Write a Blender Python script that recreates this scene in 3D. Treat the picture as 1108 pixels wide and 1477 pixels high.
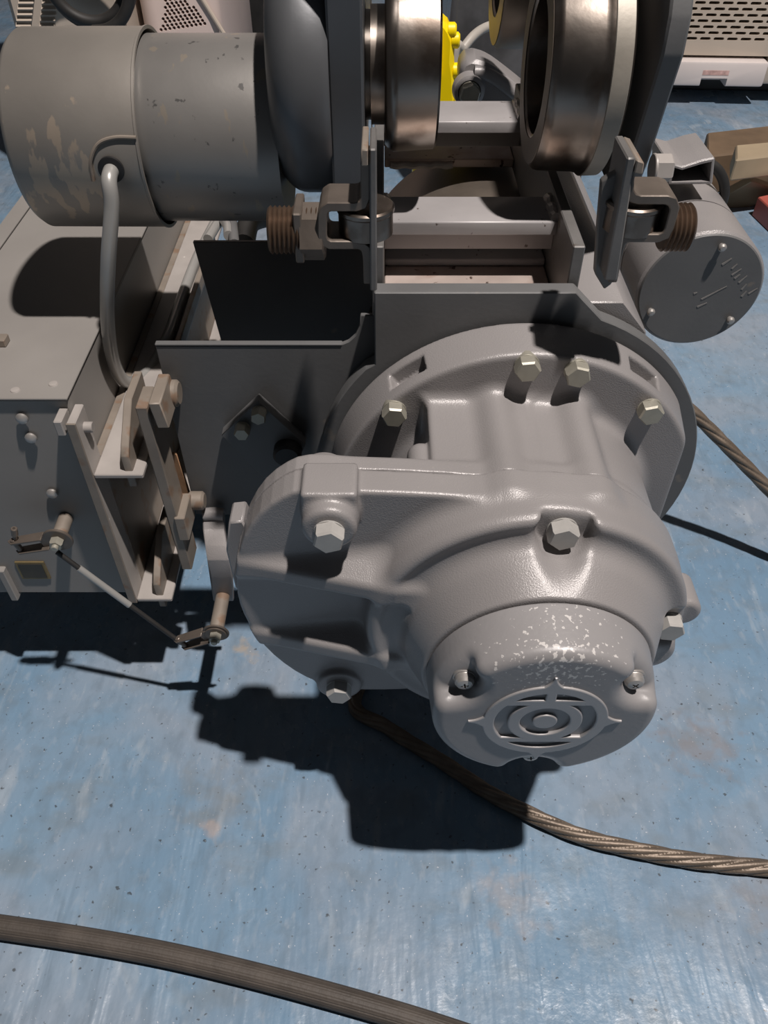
import bpy, bmesh, math, random
import numpy as np
from mathutils import Vector, Matrix
random.seed(4)
scn = bpy.context.scene
for o in list(bpy.data.objects): bpy.data.objects.remove(o, do_unlink=True)
COL = scn.collection

# ------------------------------------------------------------------ camera, light, exposure
H = 0.665                    # camera height above the floor
FPX, CU, CV = 1152.0, 554.0, 738.5
S45 = math.sqrt(.5)
cam = bpy.data.cameras.new('camera'); camo = bpy.data.objects.new('camera', cam); COL.objects.link(camo)
cam.sensor_fit = 'VERTICAL'; cam.sensor_height = 36.0; cam.lens = 36.0 * FPX / 1477.0
cam.clip_start = .02; cam.clip_end = 60
camo.location = (0, 0, H); camo.rotation_euler = (math.radians(45), 0, 0)
scn.camera = camo
LAMP = (.916, -.075, 3.90)
ld = bpy.data.lights.new('ceiling_lamp_offscreen', 'POINT'); ld.energy = 800; ld.shadow_soft_size = .05; ld.color = (1.0, .92, .87)
lo = bpy.data.objects.new('ceiling_lamp_offscreen', ld); lo.location = LAMP; COL.objects.link(lo)
w = bpy.data.worlds.new('world'); scn.world = w; w.use_nodes = True
w.node_tree.nodes['Background'].inputs[0].default_value = (.90, .92, 1.0, 1)
w.node_tree.nodes['Background'].inputs[1].default_value = .028
scn.view_settings.view_transform = 'Standard'; scn.view_settings.look = 'None'
scn.view_settings.gamma = 1; scn.view_settings.exposure = 0.0
scn.view_settings.use_curve_mapping = False

# ------------------------------------------------------------------ pixel -> place helpers (1108 x 1477 frame)
def ray(u, v):
    a = (u - CU) / FPX; b = (v - CV) / FPX
    return Vector((a, S45 * (1 - b), -S45 * (1 + b)))
CAMP = Vector((0, 0, H))
def PY(u, v, Y): d = ray(u, v); return CAMP + d * (Y / d.y)
def PZ(u, v, z): d = ray(u, v); return CAMP + d * ((z - H) / d.z)
def PX(u, v, x): d = ray(u, v); return CAMP + d * (x / d.x)

# ------------------------------------------------------------------ materials
MATS = {}
def M(name, col, rough=.5, metal=0., var=.15, vscale=14., bump=.0, bscale=400., wear=None, spec=.5, rvar=.1, coat=0.):
    m = bpy.data.materials.new(name); m.use_nodes = True; MATS[name] = m
    nt = m.node_tree; N = nt.nodes; Lk = nt.links
    b = N['Principled BSDF']; b.inputs['Metallic'].default_value = metal
    b.inputs['Specular IOR Level'].default_value = spec
    b.inputs['Coat Weight'].default_value = coat
    tc = N.new('ShaderNodeTexCoord')
    n = N.new('ShaderNodeTexNoise'); n.inputs['Scale'].default_value = vscale; n.inputs['Detail'].default_value = 6
    Lk.new(tc.outputs['Object'], n.inputs['Vector'])
    r = N.new('ShaderNodeValToRGB')
    r.color_ramp.elements[0].position = .3; r.color_ramp.elements[1].position = .7
    r.color_ramp.elements[0].color = (*[c * (1 - var) for c in col], 1)
    r.color_ramp.elements[1].color = (*[min(1, c * (1 + var)) for c in col], 1)
    Lk.new(n.outputs['Fac'], r.inputs['Fac'])
    out = r.outputs['Color']
    rr = N.new('ShaderNodeMapRange'); rr.inputs['To Min'].default_value = max(.02, rough - rvar); rr.inputs['To Max'].default_value = min(1, rough + rvar)
    Lk.new(n.outputs['Fac'], rr.inputs['Value']); Lk.new(rr.outputs[0], b.inputs['Roughness'])
    for wr in (wear or []):
        # wear = dict(col, scale, thr, stretch=(x,y,z), centre=None, radius, soft)
        mp = N.new('ShaderNodeMapping'); mp.inputs['Scale'].default_value = wr.get('stretch', (1, 1, 1))
        mp.inputs['Rotation'].default_value = wr.get('rot', (0, 0, 0))
        Lk.new(tc.outputs['Object'], mp.inputs['Vector'])
        wn = N.new('ShaderNodeTexNoise'); wn.inputs['Scale'].default_value = wr['scale']; wn.inputs['Detail'].default_value = wr.get('detail', 5)
        Lk.new(mp.outputs[0], wn.inputs['Vector'])
        ms = N.new('ShaderNodeMapRange'); ms.inputs['From Min'].default_value = wr['thr']; ms.inputs['From Max'].default_value = wr['thr'] + wr.get('soft', .03)
        val = wn.outputs['Fac']
        if 'centre' in wr:
            d = N.new('ShaderNodeVectorMath'); d.operation = 'DISTANCE'; d.inputs[1].default_value = wr['centre']
            Lk.new(tc.outputs['Object'], d.inputs[0])
            f = N.new('ShaderNodeMapRange'); f.inputs['From Min'].default_value = 0; f.inputs['From Max'].default_value = wr['radius']
            f.inputs['To Min'].default_value = wr.get('gain', .12); f.inputs['To Max'].default_value = -.25; f.clamp = True
            Lk.new(d.outputs['Value'], f.inputs['Value'])
            ad = N.new('ShaderNodeMath'); ad.operation = 'ADD'; Lk.new(val, ad.inputs[0]); Lk.new(f.outputs[0], ad.inputs[1]); val = ad.outputs[0]
        Lk.new(val, ms.inputs['Value'])
        mx = N.new('ShaderNodeMix'); mx.data_type = 'RGBA'; mx.inputs['B'].default_value = (*wr['col'], 1)
        am = N.new('ShaderNodeMath'); am.operation = 'MULTIPLY'; am.inputs[1].default_value = wr.get('amt', 1.)
        Lk.new(ms.outputs[0], am.inputs[0])
        Lk.new(am.outputs[0], mx.inputs['Factor']); Lk.new(out, mx.inputs['A']); out = mx.outputs['Result']
    Lk.new(out, b.inputs['Base Color'])
    if bump:
        bn = N.new('ShaderNodeTexNoise'); bn.inputs['Scale'].default_value = bscale; bn.inputs['Detail'].default_value = 3
        Lk.new(tc.outputs['Object'], bn.inputs['Vector'])
        bp = N.new('ShaderNodeBump'); bp.inputs['Strength'].default_value = bump; bp.inputs['Distance'].default_value = .001
        Lk.new(bn.outputs['Fac'], bp.inputs['Height']); Lk.new(bp.outputs[0], b.inputs['Normal'])
    return m
TAN = (.36, .29, .22)
M('cast_grey', (.262, .249, .247), .36, .08, .06, 9, .25, 1100)
M('cap_grey', (.26, .252, .254), .42, .05, .08, 12, .12, 300,
  wear=[dict(col=(.62, .60, .58), scale=330, thr=.575, soft=.03, centre=(0, -.012, .055), radius=.085, gain=.06, amt=.8)])
M('emblem_grey', (.36, .35, .35), .45, .3, .08, 30, .1, 400)
M('frame_grey', (.12, .121, .122), .50, 0, .12, 16, .08, 300, wear=[dict(col=(.24, .20, .16), scale=40, thr=.70, soft=.06, amt=.5)])
M('motor_grey', (.255, .245, .232), .40, .5, .12, 10, .05, 200,
  wear=[dict(col=(.34, .29, .23), scale=70, thr=.635, soft=.03, stretch=(1.4, 1, .5), amt=.7), dict(col=(.06, .06, .06), scale=130, thr=.66, soft=.03, amt=.7)])
M('motor_cover_grey', (.27, .25, .225), .42, .45, .14, 9, .05, 200,
  wear=[dict(col=(.42, .35, .28), scale=70, thr=.52, soft=.03, stretch=(1.2, 1, .45), centre=(-.008, -.058, -.008), radius=.070, gain=.14),
        dict(col=(.40, .33, .25), scale=55, thr=.66, soft=.05, stretch=(.7, 1, 1.4), centre=(.028, -.02, .07), radius=.06, gain=.1, amt=.7)])
M('dark_paint', (.125, .13, .137), .40, .4, .10, 14, .05, 200)
M('plate_steel', (.16, .155, .15), .50, .35, .18, 22, .15, 250, wear=[dict(col=(.10, .07, .05), scale=60, thr=.64, soft=.06, amt=.6)])
M('wheel_face', (.24, .20, .165), .5, .3, .2, 30, .12, 220)
M('flange_tan', (.30, .275, .235), .5, .3, .2, 24, .1, 220)
M('polished_steel', (.29, .255, .225), .32, 1., .18, 18, .08, 160, wear=[dict(col=(.13, .10, .08), scale=26, thr=.48, soft=.14, amt=.8)])
M('dark_steel', (.17, .145, .12), .45, .6, .2, 26, .12, 220)
M('brass_edge', (.42, .31, .16), .4, .8, .2, 30)
M('bar_steel', (.34, .325, .325), .36, .1, .14, 14, .06, 200, wear=[dict(col=(.10, .08, .07), scale=150, thr=.68, soft=.03)])
M('drum_steel', (.50, .42, .38), .42, .3, .18, 20, .08, 200, wear=[dict(col=(.09, .06, .05), scale=110, thr=.66, soft=.03), dict(col=(.30, .17, .12), scale=30, thr=.56, soft=.1, amt=.4)])
M('tan_metal', (.225, .192, .16), .5, .1, .16, 30, .1, 200, wear=[dict(col=(.20, .11, .06), scale=55, thr=.56, soft=.08, amt=.6)])
M('rust_metal', (.30, .17, .09), .65, .1, .25, 40, .2, 200)
M('channel_grey', (.34, .315, .295), .45, .05, .10, 30, .05, 200, wear=[dict(col=(.58, .55, .52), scale=120, thr=.70, soft=.03)])
M('zinc_bolt', (.36, .345, .29), .45, .4, .12, 60, .05, 500)
M('painted_bolt', (.40, .39, .37), .45, .1, .10, 60, .05, 500)
M('screw_steel', (.40, .38, .36), .42, .6, .1, 60)
M('rust_thread', (.12, .08, .055), .45, .6, .2, 60)
M('brown_steel', (.15, .125, .105), .42, .45, .2, 40, .1, 300)
M('conduit', (.33, .325, .31), .32, .25, .08, 30)
M('control_grey', (.235, .222, .208), .48, 0, .08, 10, .06, 250, wear=[dict(col=(.26, .20, .15), scale=34, thr=.70, soft=.05, amt=.5)])
M('black', (.012, .012, .013), .5)
M('black_rubber', (.018, .017, .016), .6, 0, .2, 40)
M('plate_brass', (.20, .15, .07), .45, .4, .2, 90)
M('plate_print', (.045, .04, .03), .5, .2, .3, 60)
M('rope_steel', (.17, .135, .105), .48, .45, .25, 60, .2, 500)
M('hose_rubber', (.066, .055, .046), .62, 0, .22, 50, .3, 300)
M('beige', (.50, .43, .36), .45, 0, .05, 6)
M('beige_white', (.70, .57, .52), .45, 0, .05, 6)
M('tray_white', (.66, .60, .58), .35, 0, .05, 8)
M('red_print', (.55, .36, .33), .5, 0, .3, 120)
M('yellow', (.95, .72, .0), .4, 0, .05, 10)
M('wood', (.15, .10, .06), .7, 0, .3, 12, .3, 60)
M('cardboard', (.36, .285, .19), .75, 0, .12, 12, .1, 60)
M('red_paint', (.42, .10, .075), .45, 0, .1, 10)
M('sheet_grey', (.07, .07, .073), .22, 0, .4, 18, .6, 30, coat=.5)
M('weld', (.42, .40, .38), .35, .5, .2, 60, .5, 300)
M('scratch', (.22, .21, .20), .6, 0, .2, 60)
M('white_cord', (.42, .39, .35), .5)

def floor_material():
    m = bpy.data.materials.new('blue_floor_paint'); m.use_nodes = True; nt = m.node_tree; N = nt.nodes; Lk = nt.links
    b = N['Principled BSDF']; tc = N.new('ShaderNodeTexCoord'); co = tc.outputs['Object']
    def noise(sc, det=6, stretch=None, rot=0, dist=0.):
        n = N.new('ShaderNodeTexNoise'); n.inputs['Scale'].default_value = sc; n.inputs['Detail'].default_value = det; n.inputs['Distortion'].default_value = dist
        src = co
        if stretch:
            mp = N.new('ShaderNodeMapping'); mp.inputs['Scale'].default_value = stretch; mp.inputs['Rotation'].default_value = (0, 0, rot); Lk.new(co, mp.inputs['Vector']); src = mp.outputs[0]
        Lk.new(src, n.inputs['Vector']); return n.outputs['Fac']
    def rng(x, a, c, lo=0., hi=1.):
        r = N.new('ShaderNodeMapRange'); r.inputs['From Min'].default_value = a; r.inputs['From Max'].default_value = c
        r.inputs['To Min'].default_value = lo; r.inputs['To Max'].default_value = hi; Lk.new(x, r.inputs['Value']); return r.outputs[0]
    def mix(f, A, Bc):
        x = N.new('ShaderNodeMix'); x.data_type = 'RGBA'; Lk.new(f, x.inputs['Factor'])
        if isinstance(A, tuple): x.inputs['A'].default_value = (*A, 1)
        else: Lk.new(A, x.inputs['A'])
        x.inputs['B'].default_value = (*Bc, 1); return x.outputs['Result']
    def mul(a, k):
        x = N.new('ShaderNodeMath'); x.operation = 'MULTIPLY'; Lk.new(a, x.inputs[0])
        if isinstance(k, float): x.inputs[1].default_value = k
        else: Lk.new(k, x.inputs[1])
        return x.outputs[0]
    c = mix(rng(noise(2.5, 4), .35, .65), (.140, .232, .335), (.185, .285, .39))
    c = mix(mul(rng(noise(7, 8, dist=.6), .42, .66), .8), c, (.25, .29, .345))       # grey scuffed film
    c = mix(mul(rng(noise(17, 7, (1, 1.8, 1), .5), .54, .70), .5), c, (.17, .20, .22))   # dull dirt
    c = mix(mul(rng(noise(30, 6, (1, .35, 1), .9, .8), .60, .70), .5), c, (.36, .41, .46))
    c = mix(mul(rng(noise(75, 8, (1, .6, 1), .4, .4), .48, .68), .35), c, (.12, .165, .21))
    c = mix(mul(rng(noise(120, 8, (1, .5, 1), -.6), .58, .70), .25), c, (.36, .40, .45))
    c = mix(mul(rng(noise(190, 3), .665, .72), .8), c, (.05, .055, .06))                # black grit
    c = mix(mul(rng(noise(420, 2), .70, .74), .6), c, (.62, .64, .68))
    def stain(px, r, col, amt, sc=60):
        p = PZ(*px, 0)
        d = N.new('ShaderNodeVectorMath'); d.operation = 'DISTANCE'; d.inputs[1].default_value = p; Lk.new(co, d.inputs[0])
        f = rng(d.outputs['Value'], 0, r, 1, 0)
        a = N.new('ShaderNodeMath'); a.operation = 'ADD'; Lk.new(f, a.inputs[0]); Lk.new(rng(noise(sc, 7), .3, .7, -.5, .35), a.inputs[1])
        return mul(rng(a.outputs[0], .42, .95), amt), col
    for px, r, col, amt in (((352, 938), .026, (.36, .30, .23), .8), ((1010, 1075), .075, (.22, .19, .18), .5), ((300, 1150), .07, (.19, .20, .20), .4),
                            ((305, 1195), .02, (.40, .33, .30), .5), ((1090, 1290), .06, (.2, .18, .17), .4), ((740, 1290), .06, (.30, .28, .28), .5)):
        f, cc = stain(px, r, col, amt); c = mix(f, c, cc)
    Lk.new(c, b.inputs['Base Color'])
    Lk.new(rng(noise(9, 5), .3, .7, .20, .40), b.inputs['Roughness'])
    # brushed paint relief
    h1 = noise(34, 3, (1, .18, 1), .85, .4); h2 = noise(30, 3, (1, .18, 1), -.75, .4); h3 = noise(160, 3)
    a1 = N.new('ShaderNodeMath'); a1.operation = 'MULTIPLY_ADD'; Lk.new(h1, a1.inputs[0]); Lk.new(rng(noise(4, 3), .4, .6), a1.inputs[1]); Lk.new(mul(h2, .6), a1.inputs[2])
    a2 = N.new('ShaderNodeMath'); a2.operation = 'MULTIPLY_ADD'; Lk.new(h3, a2.inputs[0]); a2.inputs[1].default_value = .06; Lk.new(a1.outputs[0], a2.inputs[2])
    bp = N.new('ShaderNodeBump'); bp.inputs['Strength'].default_value = .8; bp.inputs['Distance'].default_value = .0058
    Lk.new(a2.outputs[0], bp.inputs['Height']); Lk.new(bp.outputs[0], b.inputs['Normal'])
    MATS['floor'] = m
floor_material()

# ------------------------------------------------------------------ mesh helpers
ORG = {}
def link(name, me, parent, origin, mats):
    o = bpy.data.objects.new(name, me); COL.objects.link(o)
    for m in ([mats] if isinstance(mats, str) else mats): me.materials.append(MATS[m])
    po = ORG[parent.name] if parent else Vector((0, 0, 0))
    o.parent = parent; o.location = origin - po; ORG[o.name] = origin.copy()
    return o
def empty(name, loc):
    o = bpy.data.objects.new(name, None); COL.objects.link(o); o.location = loc; o.empty_display_size = .05; ORG[o.name] = Vector(loc); return o
def tag(o, label, cat, group=None, kind=None):
    o['label'] = label; o['category'] = cat
    if group: o['group'] = group
    if kind: o['kind'] = kind
    return o
def frame_of(d):
    d = Vector(d).normalized(); a = Vector((0, 0, 1)) if abs(d.z) < .9 else Vector((1, 0, 0))
    x = a.cross(d).normalized(); return x, d.cross(x), d
class MB:
    def __init__(s): s.bm = bmesh.new(); s.mi = 0
    def _merge(s, b2):
        me = bpy.data.meshes.new('t'); b2.to_mesh(me); b2.free()
        n = len(s.bm.faces); s.bm.from_mesh(me); bpy.data.meshes.remove(me); s.bm.faces.ensure_lookup_table()
        for f in s.bm.faces[n:]: f.material_index = s.mi
    def box(s, x0, x1, y0, y1, z0, z1, bev=.001, rot=None, at=None, seg=1):
        b = bmesh.new(); bmesh.ops.create_cube(b, size=1)
        for v in b.verts: v.co = Vector(((x0 + x1) / 2 + v.co.x * (x1 - x0), (y0 + y1) / 2 + v.co.y * (y1 - y0), (z0 + z1) / 2 + v.co.z * (z1 - z0)))
        if bev: bmesh.ops.bevel(b, geom=b.edges[:], offset=bev, segments=seg, profile=.5, affect='EDGES')
        if rot is not None:
            c = Vector(at) if at is not None else Vector(((x0 + x1) / 2, (y0 + y1) / 2, (z0 + z1) / 2))
            for v in b.verts: v.co = c + rot @ (v.co - c)
        s._merge(b); return s
    def prism(s, pts, off, bev=0.):
        b = bmesh.new(); off = Vector(off); n = len(pts)
        A = [b.verts.new(p) for p in pts]; B = [b.verts.new(Vector(p) + off) for p in pts]
        b.faces.new(A); b.faces.new(B[::-1])
        for i in range(n): b.faces.new((A[i], B[i], B[(i + 1) % n], A[(i + 1) % n]))
        bmesh.ops.recalc_face_normals(b, faces=b.faces[:])
        if bev: bmesh.ops.bevel(b, geom=b.edges[:], offset=bev, segments=1, profile=.5, affect='EDGES')
        s._merge(b); return s
    def strap(s, line, width_vec, th, bev=.0006):
        # a bent flat strap: polyline of points in a plane normal to width_vec
        wv = Vector(width_vec); n = wv.normalized(); L = [Vector(p) for p in line]; l, r = [], []
        for i, p in enumerate(L):
            t0 = (L[i] - L[i - 1]).normalized() if i else None; t1 = (L[i + 1] - L[i]).normalized() if i < len(L) - 1 else None
            t = (t0 + t1).normalized() if t0 and t1 else (t0 or t1)
            k = th / 2 / max(.4, (t.dot(t0 or t1)))
            nn = n.cross(t).normalized() * k; l.append(p + nn); r.append(p - nn)
        return s.prism(l + r[::-1], wv, bev)
    def lathe(s, prof, c, d, seg=64, closed=False, ph=0.):
        # prof: (distance along d, radius)
        b = bmesh.new(); x, y, d = frame_of(d); c = Vector(c); rings = []
        for a, r in prof:
            if r < 1e-6: rings.append([b.verts.new(c + d * a)])
            else: rings.append([b.verts.new(c + d * a + (x * math.cos(2 * math.pi * k / seg + ph) + y * math.sin(2 * math.pi * k / seg + ph)) * r) for k in range(seg)])
        pr = list(zip(rings, rings[1:])) + ([(rings[-1], rings[0])] if closed else [])
        for A, B in pr:
            if len(A) == 1 and len(B) == 1: continue
            for k in range(seg):
                k2 = (k + 1) % seg
                if len(A) == 1: b.faces.new((A[0], B[k], B[k2]))
                elif len(B) == 1: b.faces.new((A[k], A[k2], B[0]))
                else: b.faces.new((A[k], A[k2], B[k2], B[k]))
        bmesh.ops.recalc_face_normals(b, faces=b.faces[:]); s._merge(b); return s
    def cyl(s, p0, p1, r, seg=32, ch=.0005, r1=None):
        p0, p1 = Vector(p0), Vector(p1); L = (p1 - p0).length; r1 = r if r1 is None else r1
        return s.lathe([(0, 0), (0, r - ch), (ch, r), (L - ch, r1), (L, r1 - ch), (L, 0)], p0, p1 - p0, seg)
    def tube(s, pts, r, seg=16, sub=8, lobes=0, amp=0., twist=0., caps=True, smooth=True):
        P = [Vector(p) for p in pts]
        if smooth and len(P) > 2:
            Q = []
            for i in range(len(P) - 1):
                p0 = P[i - 1] if i else P[0] * 2 - P[1]; p1, p2 = P[i], P[i + 1]; p3 = P[i + 2] if i + 2 < len(P) else P[-1] * 2 - P[-2]
                for k in range(sub):
                    t = k / sub; Q.append(.5 * ((2 * p1) + (p2 - p0) * t + (2 * p0 - 5 * p1 + 4 * p2 - p3) * t * t + (3 * p1 - p0 - 3 * p2 + p3) * t ** 3))
            Q.append(P[-1]); P = Q
        b = bmesh.new(); rings = []; x = None; dist = 0.
        for i, p in enumerate(P):
            t = (P[min(i + 1, len(P) - 1)] - P[max(i - 1, 0)]).normalized()
            if x is None: x, y, _ = frame_of(t)
            else: x = (x - t * x.dot(t)).normalized(); y = t.cross(x); dist += (p - P[i - 1]).length
            ring = []
            for k in range(seg):
                a = 2 * math.pi * k / seg
                rr = r * (1 - amp * (1 - abs(math.cos(lobes * (a + twist * dist) / 2))) ** 1.5) if lobes else r
                ring.append(b.verts.new(p + (x * math.cos(a) + y * math.sin(a)) * rr))
            rings.append(ring)
        for A, B in zip(rings, rings[1:]):
            for k in range(seg): b.faces.new((A[k], A[(k + 1) % seg], B[(k + 1) % seg], B[k]))
        if caps: b.faces.new(rings[0][::-1]); b.faces.new(rings[-1])
        bmesh.ops.recalc_face_normals(b, faces=b.faces[:]); s._merge(b); return s
    def hexa(s, c, d, af, h, ch=.0012, ph=0.):
        r = af / math.sqrt(3)
        return s.lathe([(0, 0), (0, r), (h - ch, r), (h, r * .88), (h, 0)], c, d, 6, ph=ph)
    def build(s, name, mats, parent=None, ang=35, origin=None):
        me = bpy.data.meshes.new(name)
        co = [v.co for v in s.bm.verts]
        if origin is None:
            lo = Vector([min(c[i] for c in co) for i in range(3)]); hi = Vector([max(c[i] for c in co) for i in range(3)]); origin = (lo + hi) / 2
        origin = Vector(origin)
        for v in s.bm.verts: v.co -= origin
        for f in s.bm.faces: f.smooth = True
        s.bm.to_mesh(me); s.bm.free(); me.set_sharp_from_angle(angle=math.radians(ang))
        return link(name, me, parent, origin, mats)
def clone(o, at, parent, name=None, rot=None):
    c = o.copy(); COL.objects.link(c); c.parent = parent
    if name: c.name = name
    at = Vector(at); c.location = at - (ORG[parent.name] if parent else Vector((0, 0, 0))); ORG[c.name] = at
    if rot is not None: c.rotation_euler = rot
    return c

def cut(o, mb, ang=35):
    # cut real openings into o (cutter given in world coordinates)
    org = ORG[o.name]; me = bpy.data.meshes.new('cutter'); bmesh.ops.recalc_face_normals(mb.bm, faces=mb.bm.faces[:])
    for v in mb.bm.verts: v.co -= org
    mb.bm.to_mesh(me); mb.bm.free(); me.materials.append(o.data.materials[0])
    a = bpy.data.objects.new('cut_a', o.data); b = bpy.data.objects.new('cut_b', me); COL.objects.link(a); COL.objects.link(b)
    md = a.modifiers.new('cut', 'BOOLEAN'); md.operation = 'DIFFERENCE'; md.solver = 'EXACT'; md.use_self = True; md.object = b
    bpy.context.view_layer.update(); dg = bpy.context.evaluated_depsgraph_get()
    nm = bpy.data.meshes.new_from_object(a.evaluated_get(dg), depsgraph=dg)
    bpy.data.objects.remove(a, do_unlink=True); bpy.data.objects.remove(b, do_unlink=True)
    nm.set_sharp_from_angle(angle=math.radians(ang)); nm.name = o.name; o.data = nm
# ---- castings: distance fields turned into meshes (surface nets) with exact normals
def smin(a, b, k): h = np.clip(.5 + .5 * (b - a) / k, 0, 1); return b + (a - b) * h - k * h * (1 - h)
def smax(a, b, k): return -smin(-a, -b, k)
def sd_cyl(x, y, z, cx, cz, r, y0, y1, rnd=0.):
    dr = np.hypot(x - cx, z - cz) - r + rnd; dy = np.abs(y - (y0 + y1) / 2) - (y1 - y0) / 2 + rnd
    return np.minimum(np.maximum(dr, dy), 0) + np.hypot(np.maximum(dr, 0), np.maximum(dy, 0)) - rnd
def sd_box(x, y, z, x0, x1, y0, y1, z0, z1, rnd=0.):
    q = [np.abs(c - (a + b) / 2) - (b - a) / 2 + rnd for c, a, b in ((x, x0, x1), (y, y0, y1), (z, z0, z1))]
    return np.sqrt(sum(np.maximum(k, 0) ** 2 for k in q)) + np.minimum(np.maximum(np.maximum(q[0], q[1]), q[2]), 0) - rnd
def sd_ext(d2, y, y0, y1, rnd=0.):
    dr = d2 + rnd; dy = np.abs(y - (y0 + y1) / 2) - (y1 - y0) / 2 + rnd
    return np.minimum(np.maximum(dr, dy), 0) + np.hypot(np.maximum(dr, 0), np.maximum(dy, 0)) - rnd
def sd_poly(x, z, P):
    sh = np.broadcast(x, z).shape; x = np.broadcast_to(x, sh); z = np.broadcast_to(z, sh)
    d = np.full(sh, 1e9); ins = np.zeros(sh, bool); n = len(P)
    for i in range(n):
        ax, az = P[i]; bx, bz = P[(i + 1) % n]; ex, ez = bx - ax, bz - az
        wx, wz = x - ax, z - az; t = np.clip((wx * ex + wz * ez) / (ex * ex + ez * ez), 0, 1)
        d = np.minimum(d, (wx - ex * t) ** 2 + (wz - ez * t) ** 2)
        if abs(ez) > 1e-9:
            c = ((az > z) != (bz > z)) & (x < ax + ex * (z - az) / ez); ins ^= c
    d = np.sqrt(d); return np.where(ins, -d, d)
def casting(name, fn, lo, hi, res, mats, parent):
    ax = [np.arange(lo[i], hi[i] + res, res) for i in range(3)]
    F = fn(ax[0][:, None, None], ax[1][None, :, None], ax[2][None, None, :]); F = np.ascontiguousarray(np.broadcast_to(F, [len(a) for a in ax]))
    nx, ny, nz = F.shape; I = F < 0
    acc = np.zeros((nx - 1, ny - 1, nz - 1, 3), np.float32); cnt = np.zeros((nx - 1, ny - 1, nz - 1), np.float32)
    cor = [(i, j, k) for i in (0, 1) for j in (0, 1) for k in (0, 1)]
    sl = lambda c: tuple(slice(c[q], c[q] + F.shape[q] - 1) for q in range(3))
    for c in cor:
        for q in range(3):
            if c[q] == 0:
                e = list(c); e[q] = 1; fa, fb = F[sl(c)], F[sl(tuple(e))]; m = (fa < 0) != (fb < 0)
                with np.errstate(all='ignore'): t = np.where(m, fa / (fa - fb), 0)
                for p in range(3): acc[..., p] += np.where(m, (c[p] + (t if p == q else 0)), 0)
                cnt += m
    act = cnt > 0; idx = np.full(act.shape, -1, np.int64); idx[act] = np.arange(act.sum())
    ijk = np.argwhere(act); V = (ijk + acc[act] / cnt[act][:, None]) * res + np.array(lo)
    quads = []
    for q in range(3):
        a, b = [(1, 2), (2, 0), (0, 1)][q]
        s0 = [slice(1, -1)] * 3; s0[q] = slice(0, F.shape[q] - 1); s1 = list(s0); s1[q] = slice(1, F.shape[q])
        A, B = I[tuple(s0)], I[tuple(s1)]; ch = A != B
        e = np.argwhere(ch); base = e + 1; base[:, q] -= 1
        def cell(da, db):
            p = base.copy(); p[:, a] -= da; p[:, b] -= db; return idx[p[:, 0], p[:, 1], p[:, 2]]
        Q = np.stack([cell(1, 1), cell(0, 1), cell(0, 0), cell(1, 0)], 1)
        fl = ~A[tuple(e.T)]; Q[fl] = Q[fl][:, ::-1]; quads.append(Q)
    Q = np.concatenate(quads); Q = Q[(Q >= 0).all(1)]
    def grad(P, e=2e-4):
        f = lambda d: fn(P[:, 0] + d[0], P[:, 1] + d[1], P[:, 2] + d[2])
        return np.stack([(f([e if p == q else 0 for p in range(3)]) - f([-e if p == q else 0 for p in range(3)])) / (2 * e) for q in range(3)], 1)
    for _ in range(2):
        g = grad(V); f = fn(V[:, 0], V[:, 1], V[:, 2]); n2 = np.maximum((g * g).sum(1), .2)
        V = V - np.clip(f / n2, -res * .6, res * .6)[:, None] * g
    g = grad(V, res * .5); g /= np.maximum(np.linalg.norm(g, axis=1, keepdims=True), 1e-9)
    org = (np.array(lo) + np.array(hi)) / 2
    me = bpy.data.meshes.new(name); n = len(V)
    me.vertices.add(n); me.vertices.foreach_set('co', (V - org).astype(np.float32).ravel())
    me.loops.add(len(Q) * 4); me.loops.foreach_set('vertex_index', Q.astype(np.int32).ravel())
    me.polygons.add(len(Q)); me.polygons.foreach_set('loop_start', np.arange(0, len(Q) * 4, 4, dtype=np.int32))
    me.polygons.foreach_set('use_smooth', np.ones(len(Q), bool))
    me.update(calc_edges=True)
    me.normals_split_custom_set_from_vertices(g.astype(np.float64))
    return link(name, me, parent, Vector(org), mats)

# ------------------------------------------------------------------ floor
fb = MB(); fb.box(-5, 5, -1.5, 7, -.06, 0, 0)
fl = fb.build('floor', 'floor', None, origin=(0, 0, 0)); fl['kind'] = 'structure'; fl['label'] = 'blue painted workshop floor with brushed relief and dirt'; fl['category'] = 'floor'

# ------------------------------------------------------------------ the hoist
X0, Z0 = .097, H - .43
def zd(d): return H - d
hoist = empty('wire_rope_hoist', (X0, .62, 0))
tag(hoist, 'grey wire rope hoist with cast gear casing, trolley wheels and control box', 'hoist')

# --- outline of the gear cover seen from the front (x, z about the drum axis)
def outline(inset=0.):
    P = [(-.115, .107), (-.143, .1085), (-.157, .103), (-.172, .089), (-.184, .068), (-.191, .045), (-.195, .022), (-.1955, 0), (-.192, -.022), (-.184, -.048),
         (-.172, -.070), (-.157, -.088), (-.138, -.101), (-.112, -.106), (-.08, -.105), (-.05, -.101)]
    for a in range(-105, 106, 6): P.append((.1 * math.cos(math.radians(a)) - .003, .1 * math.sin(math.radians(a))))
    P += [(-.04, .1015), (-.075, .105)]
    P = [Vector(p) for p in P]; Q = []
    n = len(P)
    for i in range(n):
        p0, p1, p2, p3 = P[i - 1], P[i], P[(i + 1) % n], P[(i + 2) % n]
        for t in (0, .5): Q.append(tuple(.5 * ((2 * p1) + (p2 - p0) * t + (2 * p0 - 5 * p1 + 4 * p2 - p3) * t * t + (3 * p1 - p0 - 3 * p2 + p3) * t ** 3)))
    return Q
OUT = outline()
CB = [(-.129, .0925, .3215), (-.131, -.092, .3345), (.008, .0895, .3265), (.091, .005, .3225)]     # cover bolts x, z, boss face y
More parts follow.
